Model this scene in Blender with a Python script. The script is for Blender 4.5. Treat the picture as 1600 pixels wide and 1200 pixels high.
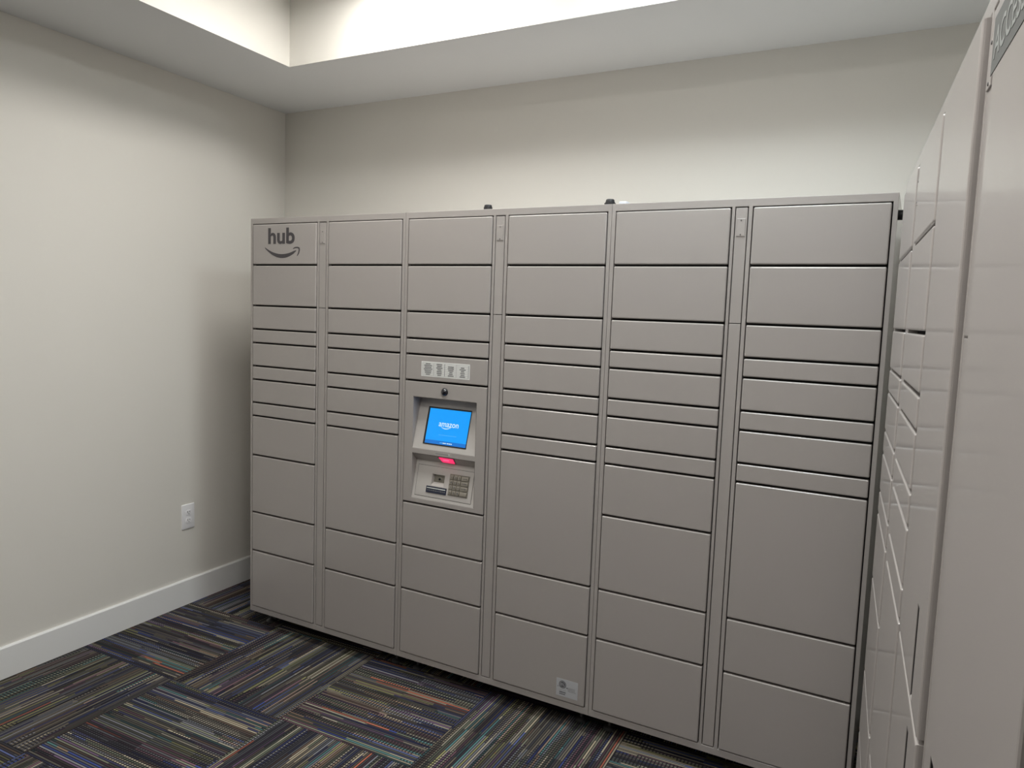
import bpy, bmesh, math, random
from mathutils import Vector, Matrix

R = math.radians
scene = bpy.context.scene
for o in list(bpy.data.objects):
    bpy.data.objects.remove(o)
COL = scene.collection

# ---------------------------------------------------------------- camera
cam_data = bpy.data.cameras.new('camera')
cam_data.sensor_width = 36.0
cam_data.lens = 25.985
cam_data.clip_start = 0.02
cam = bpy.data.objects.new('camera', cam_data)
cam.location = (2.8609, -2.567, 1.6235)
cam.rotation_euler = (R(84.479), R(-2.0445), R(28.713))
COL.objects.link(cam)
scene.camera = cam

# ---------------------------------------------------------------- world, exposure
world = bpy.data.worlds.new('room_dark')
world.use_nodes = True
world.node_tree.nodes['Background'].inputs[0].default_value = (0.5, 0.5, 0.5, 1)
world.node_tree.nodes['Background'].inputs[1].default_value = 0.02
scene.world = world
vs = scene.view_settings
vs.view_transform = 'Standard'
vs.look = 'None'
vs.exposure = 0.0
vs.gamma = 1.0
vs.use_curve_mapping = False

# lamps of the room: lay-in ceiling light panels (x, y, size x, size y, strength, colour)
LAMPS = [(0.95, -0.33, 0.56, 0.56, 26.0, (1.0, 0.97, 0.92)),
         (2.26, -0.33, 0.56, 0.56, 24.0, (0.88, 0.97, 1.0)),
         (2.26, -1.80, 0.56, 0.56, 34.0, (1.0, 0.975, 0.94)),
         (0.95, -3.10, 0.56, 0.56, 18.0, (1.0, 0.97, 0.92))]
SOFFIT_Z = 2.746
TRAY_Z = 3.12

# ---------------------------------------------------------------- materials
def new_mat(name):
    m = bpy.data.materials.new(name)
    m.use_nodes = True
    nt = m.node_tree
    return m, nt, nt.nodes['Principled BSDF']

def plain(name, col, rough=0.5, metal=0.0, spec=0.5, bump=None, coat=0.0):
    m, nt, b = new_mat(name)
    b.inputs['Base Color'].default_value = (*col, 1)
    b.inputs['Roughness'].default_value = rough
    b.inputs['Metallic'].default_value = metal
    b.inputs['Specular IOR Level'].default_value = spec
    b.inputs['Coat Weight'].default_value = coat
    if bump:
        sc, st, dist = bump
        tc = nt.nodes.new('ShaderNodeTexCoord')
        n = nt.nodes.new('ShaderNodeTexNoise')
        n.inputs['Scale'].default_value = sc
        n.inputs['Detail'].default_value = 3
        bp = nt.nodes.new('ShaderNodeBump')
        bp.inputs['Strength'].default_value = st
        bp.inputs['Distance'].default_value = dist
        nt.links.new(tc.outputs['Object'], n.inputs['Vector'])
        nt.links.new(n.outputs['Fac'], bp.inputs['Height'])
        nt.links.new(bp.outputs['Normal'], b.inputs['Normal'])
    return m

def emit(name, col, strength):
    m, nt, b = new_mat(name)
    b.inputs['Base Color'].default_value = (0.004, 0.004, 0.004, 1)
    b.inputs['Emission Color'].default_value = (*col, 1)
    b.inputs['Emission Strength'].default_value = strength
    b.inputs['Roughness'].default_value = 0.25
    return m

M_WALL = plain('wall_paint', (0.745, 0.725, 0.675), 0.7, bump=(160, 0.08, 0.002))
M_CEIL = plain('ceiling_paint', (0.83, 0.845, 0.85), 0.85, bump=(140, 0.06, 0.002))
M_TRIM = plain('trim_white', (0.84, 0.845, 0.84), 0.4)
M_PAINT = plain('powder_coat_taupe', (0.385, 0.357, 0.340), 0.36, spec=0.6, bump=(420, 0.04, 0.0004), coat=0.55)
M_PAINT.node_tree.nodes['Principled BSDF'].inputs['Coat Roughness'].default_value = 0.13
M_BEZEL = plain('bezel_and_lit_slope_grey', (0.50, 0.475, 0.45), 0.42, bump=(500, 0.04, 0.0004))  # also the painted light on the slope of the finger recess
M_DARK = plain('shade_and_gap_dark', (0.02, 0.018, 0.017), 0.8)  # near-black for painted shade in recesses and door gaps, also joints and slots
M_BLACK = plain('black_plastic', (0.012, 0.012, 0.014), 0.35)
M_GLOSSBLACK = plain('gloss_black', (0.01, 0.01, 0.015), 0.08, coat=1.0)
M_STEEL = plain('brushed_steel', (0.40, 0.37, 0.32), 0.38, metal=0.75, bump=(300, 0.1, 0.0005))
M_STEEL_D = plain('keypad_plate_steel', (0.28, 0.26, 0.225), 0.45, metal=0.6)
M_ZINC = plain('zinc_foot', (0.16, 0.16, 0.16), 0.4, metal=0.8)
M_LOGO = plain('logo_charcoal', (0.06, 0.055, 0.06), 0.45)
M_PAPER = plain('label_white', (0.82, 0.83, 0.81), 0.45)
M_INK = plain('label_ink', (0.10, 0.10, 0.11), 0.5)
M_LINE = plain('label_rule', (0.30, 0.30, 0.31), 0.5)
M_SILVER = plain('label_silver', (0.48, 0.49, 0.51), 0.35)
M_SIGN = plain('sign_band_grey', (0.150, 0.152, 0.145), 0.85, spec=0.08)
M_SIGNTXT = plain('sign_letters', (0.30, 0.31, 0.295), 0.85, spec=0.08)
M_OUTLET = plain('outlet_white', (0.86, 0.86, 0.88), 0.35)
M_NAVY = plain('card_slot_navy', (0.02, 0.024, 0.045), 0.25)
M_LIGHTGREY = plain('light_grey_print', (0.62, 0.64, 0.62), 0.5)
M_SCREEN = emit('screen_blue', (0.0, 0.34, 0.98), 1.0)
M_SCREEN_D = emit('screen_blue_footer', (0.005, 0.20, 0.72), 0.85)
M_SCREEN_T = emit('screen_text', (0.75, 0.95, 1.0), 0.95)
M_SCREEN_S = emit('screen_small_text', (0.12, 0.50, 1.0), 1.0)
M_SCAN = emit('scanner_pink', (1.0, 0.03, 0.16), 0.95)
M_SCAN_L = emit('scanner_pink_core', (1.0, 0.12, 0.30), 1.0)
M_BLOCK = plain('white_block', (0.60, 0.62, 0.68), 0.5)
M_RUBBER = plain('rubber_black', (0.014, 0.014, 0.016), 0.5)

# ---- carpet: quarter-turned 61 cm tiles of multicolour loop lines
def carpet():
    m, nt, b = new_mat('carpet_tiles')
    N, L = nt.nodes, nt.links
    def val(x):
        return x
    def math_(op, a, bb=None, c=None):
        n = N.new('ShaderNodeMath'); n.operation = op
        for i, v in enumerate((a, bb, c)):
            if v is None: continue
            if isinstance(v, (int, float)): n.inputs[i].default_value = v
            else: L.new(v, n.inputs[i])
        return n.outputs[0]
    def mixf(f, a, bb):
        n = N.new('ShaderNodeMix'); n.data_type = 'FLOAT'
        for k, v in ((0, f), (2, a), (3, bb)):
            if isinstance(v, (int, float)): n.inputs[k].default_value = v
            else: L.new(v, n.inputs[k])
        return n.outputs[0]
    def mixc(f, a, bb, mode='MIX'):
        n = N.new('ShaderNodeMix'); n.data_type = 'RGBA'; n.blend_type = mode
        for k, v in ((0, f), (6, a), (7, bb)):
            if isinstance(v, (int, float)): n.inputs[k].default_value = v
            elif isinstance(v, tuple): n.inputs[k].default_value = v
            else: L.new(v, n.inputs[k])
        return n.outputs[2]
    def comb(x, y, z):
        n = N.new('ShaderNodeCombineXYZ')
        for k, v in enumerate((x, y, z)):
            if isinstance(v, (int, float)): n.inputs[k].default_value = v
            else: L.new(v, n.inputs[k])
        return n.outputs[0]
    T = 0.613
    tc = N.new('ShaderNodeTexCoord')
    mp = N.new('ShaderNodeMapping'); mp.vector_type = 'TEXTURE'
    mp.inputs['Location'].default_value = (0.167, -0.572, 0)
    mp.inputs['Rotation'].default_value = (0, 0, R(1.9))
    mp.inputs['Scale'].default_value = (T, T, 1)
    L.new(tc.outputs['Object'], mp.inputs['Vector'])
    sp = N.new('ShaderNodeSeparateXYZ'); L.new(mp.outputs[0], sp.inputs[0])
    ti, tj = math_('FLOOR', sp.outputs[0]), math_('FLOOR', sp.outputs[1])
    fx, fy = math_('FRACT', sp.outputs[0]), math_('FRACT', sp.outputs[1])
    par = math_('MODULO', math_('ADD', math_('ADD', ti, tj), 40.0), 2.0)   # 0 -> lines run along y
    u = mixf(par, fx, fy)          # across the lines
    v = mixf(par, fy, fx)          # along the lines
    tid = math_('ADD', math_('MULTIPLY', ti, 7.31), math_('MULTIPLY', tj, 13.77))
    NL = 66.0
    ul = math_('MULTIPLY', u, NL)
    k = math_('FLOOR', ul); ku = math_('FRACT', ul)
    # colour cells, quantised across the lines
    def cells(su, sv, seed, rnd=1.0):
        vo = N.new('ShaderNodeTexVoronoi'); vo.voronoi_dimensions = '3D'
        vo.inputs['Scale'].default_value = 1.0
        vo.inputs['Randomness'].default_value = rnd
        L.new(comb(math_('MULTIPLY', k, su), math_('MULTIPLY', v, sv), math_('ADD', math_('MULTIPLY', tid, 1.7), seed)), vo.inputs['Vector'])
        s = N.new('ShaderNodeSeparateColor'); L.new(vo.outputs['Color'], s.inputs[0])
        return s.outputs
    c1 = cells(0.42, 1.9, 0.0)
    c2 = cells(0.23, 1.3, 31.0)
    ramp = N.new('ShaderNodeValToRGB'); ramp.color_ramp.interpolation = 'CONSTANT'
    cols = [(0.00, (0.020, 0.022, 0.050)), (0.09, (0.150, 0.135, 0.105)), (0.20, (0.085, 0.045, 0.055)),
            (0.29, (0.120, 0.118, 0.050)), (0.38, (0.040, 0.052, 0.115)), (0.47, (0.175, 0.150, 0.105)),
            (0.56, (0.070, 0.075, 0.080)), (0.64, (0.035, 0.085, 0.085)), (0.71, (0.125, 0.085, 0.055)),
            (0.78, (0.065, 0.040, 0.070)), (0.85, (0.052, 0.060, 0.040)), (0.915, (0.018, 0.030, 0.115)),
            (0.965, (0.20, 0.062, 0.035)), (0.982, (0.10, 0.10, 0.11))]
    el = ramp.color_ramp.elements
    el[0].position, el[0].color = cols[0][0], (*cols[0][1], 1)
    el[1].position, el[1].color = cols[1][0], (*cols[1][1], 1)
    for p_, c_ in cols[2:]:
        e = el.new(p_); e.color = (*c_, 1)
    L.new(c1[0], ramp.inputs[0])
    ramp2 = N.new('ShaderNodeValToRGB'); ramp2.color_ramp.interpolation = 'CONSTANT'
    cols2 = [(0.00, (0.135, 0.125, 0.095)), (0.22, (0.075, 0.078, 0.085)), (0.40, (0.165, 0.145, 0.105)), (0.55, (0.095, 0.098, 0.070)),
             (0.68, (0.100, 0.100, 0.105)), (0.80, (0.040, 0.036, 0.040)), (0.90, (0.130, 0.095, 0.075))]
    e2 = ramp2.color_ramp.elements
    e2[0].position, e2[0].color = cols2[0][0], (*cols2[0][1], 1)
    e2[1].position, e2[1].color = cols2[1][0], (*cols2[1][1], 1)
    for p_, c_ in cols2[2:]:
        e = e2.new(p_); e.color = (*c_, 1)
    L.new(c2[0], ramp2.inputs[0])
    # per line brightness
    wn = N.new('ShaderNodeTexWhiteNoise'); wn.noise_dimensions = '3D'
    L.new(comb(k, tid, math_('FLOOR', math_('MULTIPLY', v, 2.0))), wn.inputs['Vector'])
    bright = math_('ADD', math_('MULTIPLY', math_('POWER', wn.outputs[0], 1.6), 1.75), 0.35)
    # yarn profile: yarn in the middle of its pitch, dark between
    prof = math_('SUBTRACT', 1.0, math_('ABSOLUTE', math_('SUBTRACT', math_('MULTIPLY', ku, 2.0), 1.0)))
    yarn = N.new('ShaderNodeMapRange'); yarn.interpolation_type = 'SMOOTHSTEP'
    L.new(prof, yarn.inputs[0]); yarn.inputs[1].default_value = 0.30; yarn.inputs[2].default_value = 0.62
    # dashes in some cells
    ph = math_('FRACT', math_('ADD', math_('MULTIPLY', v, 46.0), math_('MULTIPLY', math_('MODULO', k, 2.0), 0.0)))
    dash = math_('GREATER_THAN', ph, 0.42)
    isd = math_('GREATER_THAN', c2[1], 0.62)
    dfac = mixf(isd, 1.0, mixf(dash, 0.16, 1.15))
    solid_dark = mixf(math_('GREATER_THAN', c2[2], 0.80), 1.0, 0.42)
    amp = math_('MULTIPLY', math_('MULTIPLY', bright, dfac), solid_dark)
    amp = math_('MULTIPLY', amp, math_('ADD', math_('MULTIPLY', yarn.outputs[0], 0.88), 0.12))
    col = mixc(1.0, mixc(math_('MODULO', k, 2.0), ramp.outputs[0], ramp2.outputs[0]), comb(amp, amp, amp), 'MULTIPLY')
    base = mixc(1.0, col, (0.010, 0.009, 0.012, 1), 'ADD')
    # seams between tiles
    def edge(f):
        return math_('MINIMUM', f, math_('SUBTRACT', 1.0, f))
    seam = math_('LESS_THAN', math_('MINIMUM', edge(fx), edge(fy)), 0.0028)
    base = mixc(math_('MULTIPLY', seam, 0.75), base, (0.008, 0.008, 0.010, 1))
    gain = mixc(1.0, base, (CARPET_GAIN, CARPET_GAIN, CARPET_GAIN, 1), 'MULTIPLY')
    L.new(gain, b.inputs['Base Color'])
    b.inputs['Roughness'].default_value = 0.95
    b.inputs['Specular IOR Level'].default_value = 0.15
    bp = N.new('ShaderNodeBump'); bp.inputs['Strength'].default_value = 0.5; bp.inputs['Distance'].default_value = 0.0015
    L.new(math_('MULTIPLY', yarn.outputs[0], dfac), bp.inputs['Height'])
    L.new(bp.outputs['Normal'], b.inputs['Normal'])
    return m
CARPET_GAIN = 1.3
M_CARPET = carpet()

# ---------------------------------------------------------------- mesh builder
class MB:
    """collects shapes, then links them as ONE mesh object"""
    def __init__(self):
        self.v, self.f, self.m, self.mats = [], [], [], []
    def mi(self, mat):
        if mat not in self.mats: self.mats.append(mat)
        return self.mats.index(mat)
    def add(self, verts, faces, mat):
        o = len(self.v); k = self.mi(mat)
        self.v += [tuple(p) for p in verts]
        for f in faces:
            self.f.append(tuple(o + i for i in f)); self.m.append(k)
    def bm(self, bm, mat):
        bm.verts.index_update()
        self.add([v.co[:] for v in bm.verts], [[v.index for v in f.verts] for f in bm.faces], mat)
        bm.free()
    def box(self, x0, x1, y0, y1, z0, z1, mat, bevel=0.0, seg=2, front_only=False):
        bm = bmesh.new()
        bmesh.ops.create_cube(bm, size=1.0)
        for v in bm.verts:
            v.co = Vector((x0 + (v.co.x + .5) * (x1 - x0), y0 + (v.co.y + .5) * (y1 - y0), z0 + (v.co.z + .5) * (z1 - z0)))
        if bevel > 0:
            if front_only:
                es = [e for e in bm.edges if all(abs(v.co.y - y0) < 1e-7 for v in e.verts)]
                es += [e for e in bm.edges if abs(e.verts[0].co.y - e.verts[1].co.y) > 1e-6]
            else:
                es = list(bm.edges)
            bmesh.ops.bevel(bm, geom=es, offset=bevel, segments=seg, profile=0.5, affect='EDGES')
        self.bm(bm, mat)
    def plate(self, x0, x1, z0, z1, yf, yb, holes, mat, bevel=0.0, outer_only=False):
        """front plate (facing -y) with rectangular holes, its outer sides and the hole sides"""
        xs = sorted({x0, x1, *[h[0] for h in holes], *[h[1] for h in holes]})
        zs = sorted({z0, z1, *[h[2] for h in holes], *[h[3] for h in holes]})
        def inh(x, z):
            return any(h[0] < x < h[1] and h[2] < z < h[3] for h in holes)
        bm = bmesh.new()
        vm = {}
        def V(x, y, z):
            k = (round(x, 6), round(y, 6), round(z, 6))
            if k not in vm: vm[k] = bm.verts.new(k)
            return vm[k]
        def solid(i, j):
            if i < 0 or j < 0 or i >= len(xs) - 1 or j >= len(zs) - 1: return False
            return not inh((xs[i] + xs[i + 1]) / 2, (zs[j] + zs[j + 1]) / 2)
        for i in range(len(xs) - 1):
            for j in range(len(zs) - 1):
                if not solid(i, j): continue
                a, b_, c, d = xs[i], xs[i + 1], zs[j], zs[j + 1]
                bm.faces.new([V(a, yf, c), V(b_, yf, c), V(b_, yf, d), V(a, yf, d)])
                if not solid(i - 1, j): bm.faces.new([V(a, yf, c), V(a, yf, d), V(a, yb, d), V(a, yb, c)])
                if not solid(i + 1, j): bm.faces.new([V(b_, yf, d), V(b_, yf, c), V(b_, yb, c), V(b_, yb, d)])
                if not solid(i, j - 1): bm.faces.new([V(b_, yf, c), V(a, yf, c), V(a, yb, c), V(b_, yb, c)])
                if not solid(i, j + 1): bm.faces.new([V(a, yf, d), V(b_, yf, d), V(b_, yb, d), V(a, yb, d)])
        if bevel > 0:
            es = []
            for e in bm.edges:
                if all(abs(v.co.y - yf) < 1e-6 for v in e.verts) and len(e.link_faces) == 2:
                    n = [f.normal for f in e.link_faces]
                    for f in e.link_faces: f.normal_update()
                    if abs(e.link_faces[0].normal.dot(e.link_faces[1].normal)) < .5: es.append(e)
            if outer_only:
                es = [e for e in es if all(min(abs(v.co.x - x0), abs(v.co.x - x1), abs(v.co.z - z0), abs(v.co.z - z1)) < 1e-6 for v in e.verts)]
            bmesh.ops.bevel(bm, geom=es, offset=bevel, segments=3, profile=0.5, affect='EDGES')
        self.bm(bm, mat)
    def quad(self, pts, mat):
        self.add(pts, [tuple(range(len(pts)))], mat)
    def lathe(self, prof, mat, c=(0, 0, 0), axis='Z', n=28):
        """prof = [(radius, height)], revolved round the axis"""
        vs, fs = [], []
        for r, h in prof:
            for i in range(n):
                a = 2 * math.pi * i / n
                p = (r * math.cos(a), r * math.sin(a), h)
                if axis == 'Y': p = (p[0], -p[2], p[1])      # height grows toward -y
                if axis == 'X': p = (p[2], p[0], p[1])
                vs.append((p[0] + c[0], p[1] + c[1], p[2] + c[2]))
        for k in range(len(prof) - 1):
            for i in range(n):
                j = (i + 1) % n
                fs.append((k * n + i, k * n + j, (k + 1) * n + j, (k + 1) * n + i))
        fs.append(tuple(range(n))[::-1]); fs.append(tuple((len(prof) - 1) * n + i for i in range(n)))
        self.add(vs, fs, mat)
    def prism(self, pts, y0, y1, mat):
        """outline in x,z (counter clockwise seen from -y), front at y0"""
        n = len(pts)
        vs = [(x, y0, z) for x, z in pts] + [(x, y1, z) for x, z in pts]
        fs = [tuple(range(n)), tuple(range(2 * n - 1, n - 1, -1))]
        for i in range(n):
            j = (i + 1) % n
            fs.append((i, n + i, n + j, j))
        self.add(vs, fs, mat)
    def text(self, s, x, z, y, mat, width=None, height=None, bold=0.0, thick=0.0003, align='L'):
        """flat raised lettering facing -y; x,z = lower left of its box"""
        me = text_mesh(s, bold)
        vs = [v.co.copy() for v in me.vertices]
        x0 = min(v.x for v in vs); x1 = max(v.x for v in vs)
        y0 = min(v.y for v in vs); y1 = max(v.y for v in vs)
        sy = height / (y1 - y0) if height else None
        sx = width / (x1 - x0) if width else sy
        if sy is None: sy = sx
        w = (x1 - x0) * sx
        if align == 'C': x -= w / 2
        self.add([(x + (v.x - x0) * sx, y - (v.z / 0.01) * thick * 0.5, z + (v.y - y0) * sy) for v in vs],
                 [tuple(p.vertices) for p in me.polygons], mat)
    def build(self, name, parent=None, smooth=None, loc=None, rot=None):
        me = bpy.data.meshes.new(name)
        me.from_pydata(self.v, [], self.f)
        for m in self.mats: me.materials.append(m)
        for p, k in zip(me.polygons, self.m): p.material_index = k
        bm = bmesh.new(); bm.from_mesh(me)
        bmesh.ops.recalc_face_normals(bm, faces=bm.faces) if name in RECALC else None
        bm.to_mesh(me); bm.free()
        me.update()
        if smooth:
            for p in me.polygons: p.use_smooth = True
            me.set_sharp_from_angle(angle=R(smooth))
        o = bpy.data.objects.new(name, me)
        COL.objects.link(o)
        if parent is not None: o.parent = parent
        if loc is not None: o.location = loc
        if rot is not None: o.rotation_euler = rot
        return o
RECALC = {'foot', 'door_latch'}

_TXT = {}
def text_mesh(s, bold=0.0):
    key = (s, bold)
    if key in _TXT: return _TXT[key]
    cu = bpy.data.curves.new('lettering', 'FONT')
    cu.body = s; cu.size = 1.0; cu.offset = bold; cu.extrude = 0.01; cu.resolution_u = 6
    ob = bpy.data.objects.new('lettering', cu)
    COL.objects.link(ob)
    dg = bpy.context.evaluated_depsgraph_get(); dg.update()
    me = bpy.data.meshes.new_from_object(ob.evaluated_get(dg))
    bpy.data.objects.remove(ob); bpy.data.curves.remove(cu)
    _TXT[key] = me
    return me

def thing(name, label, cat, loc=(0, 0, 0), rotz=0.0, group=None):
    o = bpy.data.objects.new(name, None)
    COL.objects.link(o)
    o.location = loc; o.rotation_euler = (0, 0, rotz)
    o.empty_display_size = 0.1
    o['label'] = label; o['category'] = cat
    if group: o['group'] = group
    return o

def struct(o):
    o['kind'] = 'structure'
    return o

# ================================================================ THE ROOM
CX, CY = -0.517, 0.723                 # corner of left and back wall
LR = R(2.787)                          # the left wall and the right wall are not quite square to the back wall
WD = Vector((math.sin(LR), -math.cos(LR)))     # direction along the left wall toward the camera
WN = Vector((math.cos(LR), math.sin(LR)))      # into the room
RA = math.atan(0.081)                  # turn of the right-hand lockers
RD = Vector((math.sin(RA), -math.cos(RA)))
RN = Vector((math.cos(RA), math.sin(RA)))      # into the right-hand lockers
YB = -6.5                              # wall behind the camera
TOPZ = 3.16

def wall_quadbox(mb, p0, p1, n, t, z0, z1, mat):
    """box wall from p0 to p1 (room side) with thickness t away from n"""
    a = Vector(p0); b_ = Vector(p1); n = Vector(n)
    c = b_ - n * t; d = a - n * t
    vs = [(*a, z0), (*b_, z0), (*c, z0), (*d, z0), (*a, z1), (*b_, z1), (*c, z1), (*d, z1)]
    fs = [(0, 1, 5, 4), (1, 2, 6, 5), (2, 3, 7, 6), (3, 0, 4, 7), (0, 3, 2, 1), (4, 5, 6, 7)]
    mb.add(vs, fs, mat)

def at_y(p, d, y):
    return Vector(p) + Vector(d) * ((y - p[1]) / d[1])
RW0 = Vector((2.801, -0.13)) + RN * 0.72         # right wall just behind the right-hand lockers
LW_end = at_y((CX, CY), WD, YB)
RWa = at_y(RW0, RD, CY); RWb = at_y(RW0, RD, YB)

mb = MB(); mb.box(-1.0, 4.6, YB - 0.1, CY + 0.1, -0.05, 0.0, M_CARPET)
struct(mb.build('floor'))
def recalc(o):
    bm = bmesh.new(); bm.from_mesh(o.data); bmesh.ops.recalc_face_normals(bm, faces=bm.faces); bm.to_mesh(o.data); bm.free()
    return o
mb = MB(); wall_quadbox(mb, (CX, CY), LW_end, WN, 0.1, 0, TOPZ, M_WALL); struct(recalc(mb.build('wall_left')))
mb = MB(); wall_quadbox(mb, (CX - .1, CY), (RWa.x + .1, CY), (0, -1), 0.1, 0, TOPZ, M_WALL); struct(recalc(mb.build('wall_back')))
mb = MB(); wall_quadbox(mb, RWa, RWb, -RN, 0.1, 0, TOPZ, M_WALL); struct(recalc(mb.build('wall_right')))
mb = MB(); wall_quadbox(mb, (LW_end.x - .1, YB), (RWb.x + .1, YB), (0, 1), 0.1, 0, TOPZ, M_WALL); struct(recalc(mb.build('wall_front')))

# ceiling: lowered soffit ring round a raised tray
tA = Vector((0.149, 0.098))                        # tray corner, back left
tB = at_y(tA, WD, -3.45)
tC = Vector((3.02, 0.098)); tD = Vector((3.02, -3.45))
oA = Vector((CX, CY)); oB = LW_end; oC = RWa; oD = RWb
mb = MB()
H = SOFFIT_Z; S2 = TRAY_Z; OT = TOPZ
def ring(z, flip):
    out = [oA, oB, oD, oC]; inn = [tA, tB, tD, tC]
    vs = [(*p, z) for p in out + inn]
    fs = [(i, (i + 1) % 4, 4 + (i + 1) % 4, 4 + i) for i in range(4)]
    mb.add(vs, fs, M_CEIL)
ring(H, False)
inn = [tA, tB, tD, tC]
for i in range(4):                                 # upright faces of the tray, wall coloured
    a, b_ = inn[i], inn[(i + 1) % 4]
    mb.quad([(*a, H), (*b_, H), (*b_, S2), (*a, S2)], M_WALL)
mb.quad([(*p, S2) for p in inn], M_CEIL)
mb.quad([(*p, OT) for p in [oA, oB, oD, oC]], M_CEIL)
out = [oA, oB, oD, oC]
for i in range(4):
    a, b_ = out[i], out[(i + 1) % 4]
    mb.quad([(*a, H), (*b_, H), (*b_, OT), (*a, OT)], M_CEIL)
struct(mb.build('ceiling'))

# baseboards
BBH, BBT = 0.138, 0.014
def baseboard(name, p0, p1, n):
    d = (Vector(p1) - Vector(p0)); Ld = d.length; d.normalize(); n = Vector(n)
    prof = [(0, 0), (BBT, 0), (BBT, BBH - 0.006), (BBT - 0.005, BBH), (0, BBH)]
    mb = MB(); k = len(prof)
    vs = []
    for q in (Vector(p0), Vector(p1)):
        for t, z in prof: vs.append((*(q + n * t), z))
    fs = [(i, (i + 1) % k, k + (i + 1) % k, k + i) for i in range(k)] + [tuple(range(k)), tuple(range(2 * k - 1, k - 1, -1))]
    mb.add(vs, fs, M_TRIM)
    struct(recalc(mb.build(name)))
baseboard('baseboard_left', (CX, CY), LW_end, WN)
baseboard('baseboard_back', (CX + BBT, CY), RWa, (0, -1))
baseboard('baseboard_right', RWa, RWb, -RN)
baseboard('baseboard_front', LW_end, RWb, (0, 1))

# ================================================================ CEILING LIGHT PANELS
LAMP_LABEL = ['square white ceiling light panel over the left locker columns, warm light',
              'square white ceiling light panel near the corner where both locker banks meet, cool light',
              'square white ceiling light panel in front of the tall doors of the near right-hand locker',
              'square white ceiling light panel farthest from the lockers, on the plain wall side']
for i, (x, y, lx, ly, st, colr) in enumerate(LAMPS):
    t = thing('light_panel', LAMP_LABEL[i], 'ceiling light', (x, y, TRAY_Z), 0, 'light panels in the raised ceiling tray')
    fw = 0.02
    mb = MB()
    for (a0, a1, b0, b1) in ((-lx/2 - fw, lx/2 + fw, -ly/2 - fw, -ly/2), (-lx/2 - fw, lx/2 + fw, ly/2, ly/2 + fw),
                             (-lx/2 - fw, -lx/2, -ly/2, ly/2), (lx/2, lx/2 + fw, -ly/2, ly/2)):
        mb.box(a0, a1, b0, b1, -0.060, 0.0, M_TRIM)
    mb.build('panel_frame', t)
    me_ = emit('light_panel_diffuser', colr, st)
    mb = MB()
    mb.quad([(-lx/2, -ly/2, -0.006), (-lx/2, ly/2, -0.006), (lx/2, ly/2, -0.006), (lx/2, -ly/2, -0.006)], me_)
    mb.build('diffuser', t)

# ================================================================ PARCEL LOCKERS
W = 0.9272
Z = dict(T=1.9989, g1=1.8078, g2=1.6132, g3=1.4998, g4=1.4329, g5=1.3198, g6=1.2533, g7=1.1396, g8=1.0737,
         g9a=0.8777, g9=0.5886, g10=0.3933, B=0.1053, k0=1.3207, k1=0.7876, k2=0.5922, k3=0.3964, ZT=2.0287, ZB=0.076)
X = dict(L0=0.0186, R0=0.4258, S0=0.441, S1=0.4828, L1=0.5004, R1=0.909)
DEPTH = 0.66
PAT12 = ['T', 'g1', 'g2', 'g3', 'g4', 'g5', 'g6', 'g7', 'g8', 'g9a', 'g9', 'g10', 'B']
PAT11 = ['T', 'g1', 'g2', 'g3', 'g4', 'g5', 'g6', 'g7', 'g8', 'g9', 'g10', 'B']
GAP = 0.0037
YF = -0.0038

def door(unit, x0, x1, zt, zb, top_edge=False, bottom_edge=False, out=0.0, pull=None, name='locker_door', swing=0.0):
    a = zt - (0.0 if top_edge else GAP); b_ = zb + (0.0 if bottom_edge else GAP)
    mb = MB()
    if pull is None:
        mb.box(x0, x1, YF - out, 0.017, b_, a, M_PAINT, bevel=0.0042, seg=3, front_only=True)
    else:
        px0, px1, pz0, pz1, slope = pull
        mb.plate(x0, x1, b_, a, YF - out, 0.017, [(px0, px1, pz0, pz1)], M_PAINT, bevel=0.0045, outer_only=True)
        y0, y1 = YF - out, 0.016
        # finger recess: shade painted as dark pocket walls, light as a paler sloping end
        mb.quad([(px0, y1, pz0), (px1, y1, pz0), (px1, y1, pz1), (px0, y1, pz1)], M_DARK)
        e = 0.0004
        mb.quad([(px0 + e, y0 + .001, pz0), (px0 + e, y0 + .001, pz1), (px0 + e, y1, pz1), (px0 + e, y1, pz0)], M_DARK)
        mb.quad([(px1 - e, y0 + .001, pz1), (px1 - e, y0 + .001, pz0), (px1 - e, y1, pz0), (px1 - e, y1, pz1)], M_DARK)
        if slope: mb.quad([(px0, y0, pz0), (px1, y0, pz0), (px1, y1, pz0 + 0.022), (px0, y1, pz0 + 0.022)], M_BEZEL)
    o = mb.build(name, unit)
    if swing:                       # door slightly proud at its right edge, hinged at the left
        o.matrix_local = Matrix.Translation((x0, 0, 0)) @ Matrix.Rotation(-swing, 4, 'Z') @ Matrix.Translation((-x0, 0, 0))
    return o

def column(unit, side, levels, out=0.0, start_open=False):
    """stack of doors in the left (0) or right (1) column"""
    x0, x1 = (X['L0'], X['R0']) if side == 0 else (X['L1'], X['R1'])
    ds = []
    for i in range(len(levels) - 1):
        a, b_ = levels[i], levels[i + 1]
        ds.append(door(unit, x0, x1, Z[a], Z[b_], a == 'T', b_ == 'B', out))
    return ds

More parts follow.
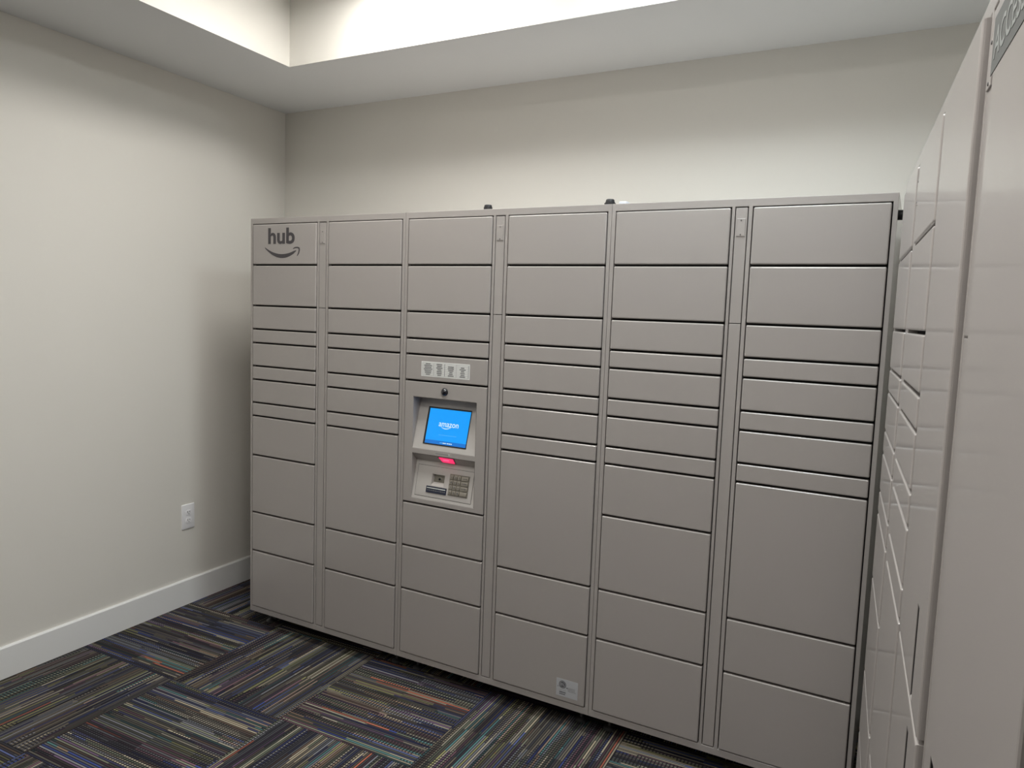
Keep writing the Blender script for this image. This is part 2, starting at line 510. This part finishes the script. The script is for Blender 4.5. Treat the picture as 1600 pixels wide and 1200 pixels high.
def unit_shell(unit, cavity=False):
    w0, w1 = 0.0006, W - 0.0006
    c = 0.0036
    mb = MB()
    holes = [(X['L0'] - c, X['R0'] + c, Z['B'] - c, Z['T'] + c),
             (X['S0'] - 0.0012, X['S1'] + 0.0012, Z['B'] - c, Z['T'] + c),
             (X['L1'] - c, X['R1'] + c, Z['B'] - c, Z['T'] + c)]
    mb.plate(w0, w1, Z['ZB'], Z['ZT'], 0.0, 0.021, holes, M_PAINT, bevel=0.0015)
    mb.build('front_frame', unit)
    mb = MB()
    y0, y1 = 0.021, DEPTH
    a, b_, z0, z1 = w0, w1, Z['ZB'], Z['ZT']
    if cavity:      # opening behind the terminal; dark front and lining are painted shade
        h = (X['L0'] + .003, X['R0'] - .003, Z['k1'] + .006, Z['k0'] - .006)
        mb.plate(a + .0002, b_ - .0002, z0 + .0002, z1 - .0002, y0, 0.12, [h], M_DARK)
        mb.quad([(h[0], .12, h[2]), (h[1], .12, h[2]), (h[1], .12, h[3]), (h[0], .12, h[3])], M_DARK)
    else:
        mb.quad([(a, y0, z0), (b_, y0, z0), (b_, y0, z1), (a, y0, z1)], M_DARK)  # dark sheet, painted shade seen through the door gaps
    mb.quad([(b_, y1, z0), (a, y1, z0), (a, y1, z1), (b_, y1, z1)], M_PAINT)
    mb.quad([(a, y1, z0), (a, y0, z0), (a, y0, z1), (a, y1, z1)], M_PAINT)
    mb.quad([(b_, y0, z0), (b_, y1, z0), (b_, y1, z1), (b_, y0, z1)], M_PAINT)
    mb.quad([(a, y0, z1), (b_, y0, z1), (b_, y1, z1), (a, y1, z1)], M_PAINT)
    mb.quad([(a, y1, z0), (b_, y1, z0), (b_, y0, z0), (a, y0, z0)], M_DARK)
    mb.build('cabinet_body', unit)
    # service strip between the two columns, in two lengths
    for za, zb in ((Z['T'], Z['g2'] + 0.0012), (Z['g2'] - 0.0012, Z['B'])):
        mb = MB()
        mb.box(X['S0'] + 0.0018, X['S1'] - 0.0018, 0.0002, 0.018, zb, za, M_PAINT, bevel=0.0012, seg=2, front_only=True)
        mb.build('service_strip', unit)
    mb = MB()
    xc = (X['S0'] + X['S1']) / 2
    mb.box(xc - 0.0144, xc + 0.0144, -0.0018, 0.0004, 1.905, 1.9636, M_PAINT, bevel=0.0006, seg=1, front_only=True)
    cp = mb.build('cover_plate', unit)
    for zc in (1.9575, 1.9105):
        mb = MB(); mb.lathe([(0.0024, 0.0), (0.0024, 0.0008), (0.0012, 0.0012)], M_ZINC, (xc, -0.0018, zc), 'Y', 12)
        recalc(mb.build('screw', cp))
    for fx in (0.060, W - 0.060):
        for fy in (0.085, DEPTH - 0.07):
            mb = MB()
            mb.lathe([(0.024, 0.0), (0.024, 0.006), (0.014, 0.013), (0.007, 0.015), (0.007, 0.030), (0.012, 0.030), (0.012, 0.038), (0.007, 0.038), (0.007, Z['ZB'])],
                     M_ZINC, (fx, fy, 0), 'Z', 24)
            recalc(mb.build('levelling_foot', unit, smooth=35))

def bolt_cap(unit, loc, axis='Z', wide=False, name='bolt_cap'):
    mb = MB()
    prof = [(0.0140, 0.0), (0.0155, 0.001), (0.0155, 0.0165), (0.0140, 0.0200), (0.0110, 0.0212), (0.0, 0.0212)]
    if wide: prof = [(0.021, 0.0), (0.0215, 0.008), (0.0165, 0.0095), (0.0160, 0.0180), (0.0140, 0.0220), (0.0110, 0.0230), (0.0, 0.0230)]
    if axis == 'X': prof = [(0.0155, 0.0), (0.0155, 0.040), (0.013, 0.043), (0.0, 0.043)]
    mb.lathe(prof[:-1], M_RUBBER, loc, axis, 24)
    # grip ribs
    if axis == 'Z':
        for k in range(10):
            a = 2 * math.pi * k / 10
            r = (0.0155 if not wide else 0.016)
            cx, cy = loc[0] + r * math.cos(a), loc[1] + r * math.sin(a)
            z0 = loc[2] + (0.002 if not wide else 0.007)
            mb.box(cx - 0.0015, cx + 0.0015, cy - 0.0015, cy + 0.0015, z0, z0 + 0.010 if not wide else z0 + 0.006, M_RUBBER)
    return recalc(mb.build(name, unit, smooth=35))

# ---- logo shapes -------------------------------------------------
def smile(mb, x0, x1, ztip, zbot, zend, thick, y, mat):
    """curved smile, thin at its left tip, thickest in the middle"""
    n = 24; top = []; bot = []
    for i in range(n + 1):
        t = i / n
        x = x0 + (x1 - x0) * t
        base = (1 - t) * ztip + t * zend
        sag = (min(ztip, zend) - zbot)
        zc = base - (ztip + zend) / 2 * 0 - 4 * t * (1 - t) * (((ztip + zend) / 2) - zbot - thick * 0.5)
        w = thick * (0.10 + 0.90 * math.sin(math.pi * min(1, (t * 0.86 + 0.02))) ** 0.8)
        if t > 0.93: w *= max(0.15, 1 - (t - 0.93) / 0.07 * 0.6)
        top.append((x, zc + w / 2)); bot.append((x, zc - w / 2))
    for i in range(n):
        mb.prism([bot[i], bot[i + 1], top[i + 1], top[i]], y, y + 0.0004, mat)

def band(mb, pts, widths, y, mat):
    for i in range(len(pts) - 1):
        (xa, za), (xb, zb) = pts[i], pts[i + 1]
        def nrm(k):
            p = pts[max(0, k - 1)]; q = pts[min(len(pts) - 1, k + 1)]
            dx, dz = q[0] - p[0], q[1] - p[1]; l = math.hypot(dx, dz) or 1
            return -dz / l, dx / l
        na, nb = nrm(i), nrm(i + 1); wa, wb = widths[i] / 2, widths[i + 1] / 2
        mb.prism([(xa - na[0] * wa, za - na[1] * wa), (xb - nb[0] * wb, zb - nb[1] * wb),
                  (xb + nb[0] * wb, zb + nb[1] * wb), (xa + na[0] * wa, za + na[1] * wa)], y, y + 0.0004, mat)

# ---- main bank, cabinet at the left wall ----
u1 = thing('parcel_locker', 'taupe steel parcel locker cabinet with the hub logo, nearest the bare left wall', 'parcel locker', (0, 0, 0))
unit_shell(u1)
d0 = column(u1, 0, PAT12)
column(u1, 1, PAT11)
mb = MB()
yl = YF - 0.0005
mb.text('hub', 0.1225, 1.9052, yl, M_LOGO, width=0.171, height=0.0755, bold=0.028)
smile(mb, 0.1010, 0.3030, 1.8890, 1.8405, 1.8745, 0.0185, yl, M_LOGO)
band(mb, [(0.2830, 1.8825), (0.2960, 1.8880), (0.3120, 1.8885), (0.3215, 1.8845), (0.3225, 1.8760), (0.3180, 1.8620), (0.3090, 1.8500)],
     [0.003, 0.006, 0.0065, 0.0085, 0.0075, 0.0065, 0.003], yl, M_LOGO)
mb.build('logo_lettering', d0[0])['label'] = 'dark grey hub lettering over a curved smile arrow'

# ---- middle cabinet with the touch-screen terminal ----
u2 = thing('parcel_locker', 'taupe steel parcel locker cabinet with the blue touch screen and keypad, middle of its row', 'parcel locker', (W, 0, 0))
unit_shell(u2, True)
dk = column(u2, 0, ['T', 'g1', 'g2', 'g3', 'g4', 'k0'])
column(u2, 0, ['k1', 'k2', 'k3', 'B'])
d2 = column(u2, 1, PAT11)
bolt_cap(u2, (1.3120 - W, 0.03, Z['ZT']))
bolt_cap(u2, (1.8315 - W, 0.035, Z['ZT']), wide=True)
mb = MB()
mb.box(1.8560 - W, 1.8840 - W, 0.062, 0.100, Z['ZT'] + .0003, Z['ZT'] + 0.0185, M_BLOCK, bevel=0.002)
blk = mb.build('cable_block', None, smooth=35)
blk.location = (W, 0, 0)
blk['label'] = 'small white plastic block on top of the cabinets behind the wide black cap'
blk['category'] = 'bracket'

# price/size label on the door over the terminal
mb = MB()
lx0, lx1, lz0, lz1 = 1.0285 - W, 1.2703 - W, 1.3420, 1.4060
mb.box(lx0, lx1, YF - 0.0006, YF + 0.0002, lz0, lz1, M_PAPER)
yy = YF - 0.0009
rows_ = 7; rh = (lz1 - lz0 - 0.012) / rows_
for k in range(rows_ + 1):
    z = lz0 + 0.006 + rh * k
    mb.box(lx0 + .006, lx1 - .006, yy, yy + .0003, z - .00035, z + .00035, M_LINE)
for fx in (0.0, 0.25, 0.49, 0.74, 1.0):
    x = lx0 + .006 + (lx1 - lx0 - .012) * fx
    wd = .0008 if fx in (0.49, 1.0) else .0004
    mb.box(x - wd, x + wd, yy, yy + .0003, lz0 + .006, lz1 - .006, M_INK if fx in (0.49, 1.0) else M_LINE)
random.seed(4)
for k in range(rows_):
    z = lz0 + 0.006 + rh * (k + 0.5)
    for c_ in range(4):
        if k == rows_ - 1 and c_ in (2, 3): continue
        xc = lx0 + .006 + (lx1 - lx0 - .012) * ((c_ + 0.5) / 4)
        x = xc - random.uniform(.007, .016 if c_ else .022)
        xe = 2 * xc - x
        while x < xe:
            wd = random.uniform(.0012, .0035)
            mb.box(x, min(x + wd, xe), yy - .0002, yy + .0003, z - .0015, z + .0015, M_INK)
            x += wd + .0007
mb.build('size_label', dk[-1])['label'] = 'white printed table sticker'

# terminal housing
KX0, KX1 = X['L0'], X['R0']
kz0, kz1 = Z['k1'] + GAP, Z['k0'] - GAP
UX0, UX1, UZ0, UZ1 = 0.0636, 0.3800, 1.0305, 1.2510
LZ0, LZ1 = 0.8120, 1.0065
A1, A2 = R(15), R(12)
yk = YF
mb = MB()
mb.box(KX0 + .001, UX0 - .001, 0.002, 0.017, kz0 + .001, kz1 - .001, M_PAINT)
mb.box(UX1 + .001, KX1 - .001, 0.002, 0.017, kz0 + .001, kz1 - .001, M_PAINT)
mb.plate(KX0, KX1, kz0, kz1, yk, 0.001, [(UX0, UX1, UZ0, UZ1), (UX0, UX1, LZ0, LZ1)], M_PAINT, bevel=0.0024)
term = mb.build('terminal_housing', u2)
# recess for the screen: side cheeks, roof, sloping bezel
mb = MB()
ys = yk + 0.0005
def recess(mb, z0, z1, ang, ytop=None):
    yt = ys + (z1 - z0) * math.tan(ang)
    a, b_ = UX0 + .0004, UX1 - .0004; z1 -= .0004
    mb.quad([(a, ys, z0), (b_, ys, z0), (b_, yt, z1), (a, yt, z1)], M_BEZEL)
    mb.add([(a, ys, z0), (a, yt, z1), (a, ys, z1)], [(0, 1, 2)], M_PAINT)
    mb.add([(b_, ys, z0), (b_, ys, z1), (b_, yt, z1)], [(0, 1, 2)], M_PAINT)
    mb.quad([(a, ys, z1), (a, yt, z1), (b_, yt, z1), (b_, ys, z1)], M_PAINT)
recess(mb, UZ0, UZ1, A1)
mb.build('screen_bezel', u2)
# lower recess with sloping underside that holds the scanner
mb = MB()
zu = 0.9745; yu = ys + 0.036
yt = ys + (zu - LZ0) * math.tan(A2)
a, b_ = UX0 + .0004, UX1 - .0004
mb.quad([(a, ys, LZ1), (a, yt, zu), (b_, yt, zu), (b_, ys, LZ1)], M_PAINT)
mb.add([(a, ys, LZ0), (a, yt, zu), (a, ys, LZ1)], [(0, 1, 2)], M_PAINT)
mb.add([(b_, ys, LZ0), (b_, ys, LZ1), (b_, yt, zu)], [(0, 1, 2)], M_PAINT)
mb.build('keypad_recess', u2)

def on_panel(mb, name, ang, z0, parent, smooth=35):
    return mb.build(name, parent, smooth=smooth, loc=(0, ys, z0), rot=(-ang, 0, 0))
# touch screen (coordinates: x, height up the slope)
sx0, sx1, sz0, sz1 = 0.1132, 0.3315, 0.0225, 0.1848
mb = MB()
mb.box(sx0, sx1, -0.0012, 0.004, sz0, sz1, M_BLACK)
scr = on_panel(mb, 'touch_screen', A1, UZ0, u2)
dx0, dx1, dz0, dz1 = sx0 + .0095, sx1 - .0035, sz0 + .0050, sz1 - .0065
mb = MB()
mb.box(dx0, dx1, -0.0020, -0.0010, dz0 + 0.0155, dz1, M_SCREEN)
mb.box(dx0, dx1, -0.0020, -0.0010, dz0, dz0 + 0.0155, M_SCREEN_D)
disp = mb.build('display', scr); disp['label'] = 'lit blue display'
mb = MB()
yy = -0.0021
mb.text('amazon', 0.1795, 0.1040, yy, M_SCREEN_T, width=0.0985, height=0.0168, bold=0.004, thick=0.0002)
mb.build('display_lettering', scr)['label'] = 'pale blue word on the blue display'
mb = MB()
smile(mb, 0.1930, 0.2370, 0.1020, 0.0945, 0.1010, 0.0032, yy, M_SCREEN_T)
band(mb, [(0.2340, 0.1032), (0.2400, 0.1035), (0.2395, 0.0985)], [.0012, .0016, .0010], yy, M_SCREEN_T)
mb.build('display_smile', scr)
mb = MB()
random.seed(11)
x = 0.187
while x < 0.271:
    wd = random.uniform(.004, .010); mb.box(x, x + wd, yy, yy + .0003, 0.0672, 0.0690, M_SCREEN_S); x += wd + .0016
mb.build('display_caption', scr)
mb = MB()
x = 0.199
while x < 0.258:
    wd = random.uniform(.003, .008); mb.box(x, x + wd, yy, yy + .0003, dz0 + .0055, dz0 + .0092, M_SCREEN_T if wd > .005 else M_SCREEN_S); x += wd + .0014
mb.build('display_caption', scr)

# raised reader plate on the lower panel
mb = MB()
mb.plate(0.0795, 0.3630, 0.0140, 0.1455, -0.0012, 0.002, [(0.1560, 0.2210, 0.0640, 0.1130)], M_BEZEL, bevel=0.0006)
rx0, rx1, rz0, rz1 = 0.1560, 0.2210, 0.0640, 0.1130
dd = 0.013
mb.quad([(rx0, -.0012, rz0), (rx1, -.0012, rz0), (rx1 - .004, dd, rz0 + .016), (rx0 + .004, dd, rz0 + .016)], M_BEZEL)
mb.quad([(rx0 + .004, dd, rz0 + .016), (rx1 - .004, dd, rz0 + .016), (rx1 - .004, dd, rz1), (rx0 + .004, dd, rz1)], M_STEEL_D)
mb.quad([(rx0, -.0012, rz0), (rx0 + .004, dd, rz0 + .016), (rx0 + .004, dd, rz1), (rx0, -.0012, rz1)], M_BEZEL)
mb.quad([(rx1, -.0012, rz0), (rx1, -.0012, rz1), (rx1 - .004, dd, rz1), (rx1 - .004, dd, rz0 + .016)], M_BEZEL)
mb.quad([(rx0, -.0012, rz1), (rx0 + .004, dd, rz1), (rx1 - .004, dd, rz1), (rx1, -.0012, rz1)], M_BEZEL)
LP = (zu - LZ0) / math.cos(A2)
mb.plate(UX0 + .0006, UX1 - .0006, 0.0003, LP, 0.0, 0.0005, [(rx0, rx1, rz0, rz1)], M_BEZEL)
# grooves: outline of the plate drawn as a narrow dark joint
for (a0, a1, b0, b1) in ((0.0780, 0.3645, 0.0125, 0.0140), (0.0780, 0.3645, 0.1455, 0.1468), (0.0780, 0.0795, 0.0125, 0.1468), (0.3630, 0.3645, 0.0125, 0.1468)):
    mb.box(a0, a1, -0.0002, 0.0004, b0, b1, M_DARK)
on_panel(mb, 'reader_plate', A2, LZ0, u2)
# button in the reader niche
mb = MB()
mb.lathe([(0.0052, 0.0), (0.0052, 0.003), (0.0035, 0.0042)], M_BLACK, (0.189, 0.0125, 0.094), 'Y', 20)
mb.lathe([(0.0105, -0.002), (0.0105, 0.0012), (0.0085, 0.0018)], M_STEEL_D, (0.189, 0.0125, 0.094), 'Y', 24)
recalc(on_panel(mb, 'reader_button', A2, LZ0, u2))
# card slot
mb = MB()
mb.box(0.1350, 0.2385, -0.0040, 0.001, 0.0320, 0.0605, M_NAVY, bevel=0.001, seg=1)
mb.box(0.1395, 0.2340, -0.0046, -0.0038, 0.0510, 0.0545, M_LIGHTGREY)
random.seed(3)
x = 0.143
while x < 0.230:
    wd = random.uniform(.004, .010); mb.box(x, x + wd, -0.0043, -0.0038, 0.0425, 0.0440, M_SIGNTXT); x += wd + .003
on_panel(mb, 'card_reader', A2, LZ0, u2)
# keypad
mb = MB()
px0, px1, pz0, pz1 = 0.2460, 0.3450, 0.0340, 0.1255
mb.box(px0, px1, -0.0022, 0.001, pz0, pz1, M_STEEL_D, bevel=0.0008, seg=1)
pad = on_panel(mb, 'keypad', A2, LZ0, u2)
keys = [['1', '2', '3', 'CANCEL'], ['4', '5', '6', 'CLEAR'], ['7', '8', '9', 'ENTER'], ['*', '0', '#', '']]
cw = (px1 - px0 - 0.006) / 5.0; ch = (pz1 - pz0 - 0.006) / 4.0
for r_ in range(4):
    for c_ in range(4):
        kx0 = px0 + 0.003 + cw * (c_ if c_ < 3 else 3) + .0016
        kx1 = px0 + 0.003 + cw * (c_ + 1 if c_ < 3 else 5) - .0016
        kz1_ = pz1 - 0.003 - ch * r_ - .0018; kz0_ = kz1_ - ch + .0036
        mb = MB()
        mb.box(kx0, kx1, -0.0062, -0.0020, kz0_, kz1_, M_STEEL, bevel=0.0011, seg=2, front_only=True)
        s = keys[r_][c_]
        if s:
            if c_ < 3: mb.text(s, (kx0 + kx1) / 2, kz0_ + .0042, -0.0063, M_INK, height=0.0095 if s not in '*' else .006, bold=0.02, thick=0.0002, align='C')
            else: mb.text(s, (kx0 + kx1) / 2, (kz0_ + kz1_) / 2 - .002, -0.0063, M_INK, width=0.024, bold=0.02, thick=0.0002, align='C')
        mb.build('key', pad, smooth=35)
# scanner window under the shelf
nx = Vector((0, yt - ys, zu - LZ1)); ln = nx.length; nx.normalize()        # down the sloping underside
nn = Vector((0, nx.z, -nx.y))                                             # out of it, toward the viewer and down
def und(x, t, h):
    p = Vector((x, ys, LZ1)) + nx * t + nn * h
    return tuple(p)
mb = MB()
xa, xb = 0.2010, 0.2700
for (x0_, x1_, t0, t1, h, m_) in ((xa - .007, xb + .007, 0.002, 0.042, 0.0008, M_BLACK),):
    mb.add([und(x0_, t0, h), und(x1_, t0, h), und(x1_ - .006, t1, h), und(x0_ + .006, t1, h),
            und(x0_, t0, -.002), und(x1_, t0, -.002), und(x1_ - .006, t1, -.002), und(x0_ + .006, t1, -.002)],
           [(0, 3, 2, 1), (0, 1, 5, 4), (1, 2, 6, 5), (2, 3, 7, 6), (3, 0, 4, 7)], m_)
recalc(mb.build('scanner', u2))
scn = bpy.context.scene.objects.get('scanner')
mb = MB()
mb.add([und(xa, .004, .0045), und(xb, .004, .0045), und(xb - .004, .036, .0045), und(xa + .006, .036, .0045),
        und(xa - .002, .003, .0005), und(xb + .002, .003, .0005), und(xb - .003, .038, .0005), und(xa + .005, .038, .0005)],
       [(0, 3, 2, 1), (0, 1, 5, 4), (1, 2, 6, 5), (2, 3, 7, 6), (3, 0, 4, 7)], M_SCAN)
mb.add([und(xa + .016, .009, .0049), und(xb - .020, .009, .0049), und(xb - .022, .020, .0049), und(xa + .018, .020, .0049)], [(0, 3, 2, 1)], M_SCAN_L)
mb.build('scanner_window', scn)['label'] = 'glowing pink scanner window'
# small label with an arrow on the shelf
mb = MB()
yy = yk - 0.0004
for (a0, a1, b0, b1) in ((.1815, .2620, 1.0233, 1.0238), (.1815, .2620, 1.0122, 1.0127), (.1815, .1820, 1.0122, 1.0238), (.2615, .2620, 1.0122, 1.0238)):
    mb.box(a0, a1, yy, yy + .0005, b0, b1, M_LIGHTGREY)
random.seed(8); x = .1855
while x < .243:
    wd = random.uniform(.003, .007); mb.box(x, x + wd, yy, yy + .0005, 1.0164, 1.0194, M_LINE); x += wd + .0014
mb.prism([(.2530, 1.0142), (.2580, 1.0215), (.2480, 1.0215)], yy, yy + .0005, M_LIGHTGREY)
mb.build('scanner_label', term)
# camera ball over the screen
mb = MB()
cx_, cz_ = 1.1498 - W, 1.2835
mb.lathe([(0.0165, 0.0), (0.0165, 0.002), (0.0155, 0.0035)], M_BLACK, (cx_, yk, cz_), 'Y', 32)
mb.lathe([(0.0152, 0.003), (0.0146, 0.006), (0.0125, 0.0095), (0.009, 0.0122), (0.0045, 0.0138), (0.001, 0.0142)], M_GLOSSBLACK, (cx_, yk, cz_), 'Y', 32)
recalc(mb.build('camera_dome', u2, smooth=50))['label'] = 'small glossy black camera dome'

# certification sticker on the bottom door
mb = MB()
ex0, ex1, ez0, ez1 = 1.7165 - W, 1.8088 - W, 0.1245, 0.1955
mb.box(ex0, ex1, YF - 0.0006, YF + 0.0002, ez0, ez1, M_SILVER)
yy = YF - 0.0009
def ringm(mb, cx, cz, r0, r1, y, mat, a0=0, a1=360, n=36):
    for i in range(n):
        t0 = R(a0 + (a1 - a0) * i / n); t1 = R(a0 + (a1 - a0) * (i + 1) / n)
        mb.prism([(cx + r0 * math.cos(t0), cz + r0 * math.sin(t0)), (cx + r1 * math.cos(t0), cz + r1 * math.sin(t0)),
                  (cx + r1 * math.cos(t1), cz + r1 * math.sin(t1)), (cx + r0 * math.cos(t1), cz + r0 * math.sin(t1))], y, y + .0003, mat)
ecx, ecz = ex0 + 0.0270, ez1 - 0.0225
ringm(mb, ecx, ecz, 0.0128, 0.0155, yy, M_INK)
ringm(mb, ecx, ecz, 0.0001, 0.0112, yy, M_INK)
mb.text('ETL', ecx, ecz - .0048, yy - .0003, M_SILVER, width=.0165, height=.0095, bold=.02, thick=.0002, align='C')
mb.text('c', ecx - .0190, ecz - .0120, yy, M_INK, height=.0045, bold=.03, thick=.0002, align='C')
mb.text('us', ecx + .0195, ecz - .0120, yy, M_INK, height=.0042, bold=.03, thick=.0002, align='C')
mb.text('LISTED', ecx, ez0 + .0245, yy, M_LINE, width=.030, height=.0030, bold=.01, thick=.0002, align='C')
random.seed(21)
def tiny(x0_, x1_, z, h, m_):
    x = x0_
    while x < x1_:
        wd = random.uniform(.0018, .0045); mb.box(x, min(x + wd, x1_), yy, yy + .0003, z, z + h, m_); x += wd + .0007
tiny(ex0 + .014, ex0 + .042, ez0 + .0150, .0045, M_INK)
tiny(ex0 + .014, ex0 + .040, ez0 + .0080, .0035, M_INK)
for q in range(4): tiny(ex0 + .051, ex1 - (.012 if q < 3 else .006), ez0 + .0400 - q * .0045, .0022, M_LINE)
mb.build('certification_sticker', d2[-1])['label'] = 'silver rectangular sticker with a round black mark'

# ---- third cabinet, next to the corner ----
u3 = thing('parcel_locker', 'taupe steel parcel locker cabinet at the right end of the back-wall row', 'parcel locker', (2 * W, 0, 0))
unit_shell(u3)
column(u3, 0, PAT12)
column(u3, 1, PAT11)
bolt_cap(u3, (W - 0.0008, 0.045, 1.9665), 'X', name='side_bolt_cap')

# ---- right-hand bank ----
RB0 = Vector((2.801, -0.13))
ROTZ = -math.pi / 2 + RA
u4 = thing('parcel_locker', 'taupe steel parcel locker cabinet of the right-hand bank, the far one beside the corner gap', 'parcel locker', (RB0.x, RB0.y, 0), ROTZ)
unit_shell(u4)
column(u4, 0, PAT12)
column(u4, 1, PAT11)
P5 = RB0 + RD * W
u5 = thing('parcel_locker', 'taupe steel locker cabinet nearest the camera on the right, tall doors and a grey sign', 'parcel locker', (P5.x, P5.y, 0), ROTZ)
unit_shell(u5)
# tall doors with finger pulls
def local_t(y): return (RB0.y - y) / math.cos(RA) - W
door(u5, X['L0'], X['R0'], Z['T'], Z['g8'], True, False, 0.0, (local_t(-1.354), local_t(-1.379), 1.079, 1.2215, True), 'tall_locker_door', R(0.75))
door(u5, X['L0'], X['R0'], Z['g8'], Z['B'], False, True, 0.0, (local_t(-1.354), local_t(-1.379), 0.900, 1.0335, False), 'tall_locker_door', R(0.75))
dS = door(u5, X['L1'], X['R1'], Z['T'], 0.955, True, False, 0.0, (local_t(-1.578), local_t(-1.604), 0.985, 1.112, True), 'tall_locker_door')
door(u5, X['L1'], X['R1'], 0.955, Z['B'], False, True, 0.0, None, 'tall_locker_door')
mb = MB()
s0 = local_t(-1.543)
mb.box(s0, X['R1'] - .02, YF - .0006, YF + .0002, 1.9110, 1.9745, M_SIGN)
mb.text('ACCESS', s0 + .014, 1.9240, YF - .0009, M_SIGNTXT, width=.160, height=.034, bold=.012)
mb.build('sign_band', dS)['label'] = 'dark grey sign strip with pale lettering'

# ================================================================ OUTLET
mb = MB()
wy = WN
ot = thing('wall_outlet', 'white duplex power outlet low on the left wall beside the locker row', 'outlet', (0, 0, 0))
# local frame: x along the wall toward the corner, -y into the room
oy = 0.0085
pc = at_y((CX, CY), WD, oy + 0.0015)
ot.location = (pc.x, pc.y, 0.4785)
ot.rotation_euler = (0, 0, math.pi / 2 + LR)
mb.box(-0.0400, 0.0400, -0.006, 0.0, -0.0665, 0.0665, M_OUTLET, bevel=0.003, seg=3, front_only=True)
mb.build('cover', ot, smooth=35)
for s_ in (1, -1):
    mb = MB(); zc = s_ * 0.0215
    pts = []
    for k in range(28):
        a = 2 * math.pi * k / 28
        pts.append((0.0172 * math.cos(a), zc + max(-.0135, min(.0135, 0.0172 * math.sin(a)))))
    mb.prism(pts, -0.0085, -0.005, M_OUTLET)
    mb.box(-0.0082, -0.0052, -0.0088, -0.0080, zc - .001, zc + .0085, M_DARK)
    mb.box(0.0048, 0.0074, -0.0088, -0.0080, zc + .000, zc + .0080, M_DARK)
    mb.lathe([(0.0026, 0), (0.0026, 0.0005)], M_DARK, (0, -0.0084, zc - .0068), 'Y', 12)
    recalc(mb.build('socket', ot))
mb = MB(); mb.lathe([(0.003, 0), (0.003, .0008), (.0015, .0014)], M_OUTLET, (0, -0.006, 0), 'Y', 14)
recalc(mb.build('screw', ot))
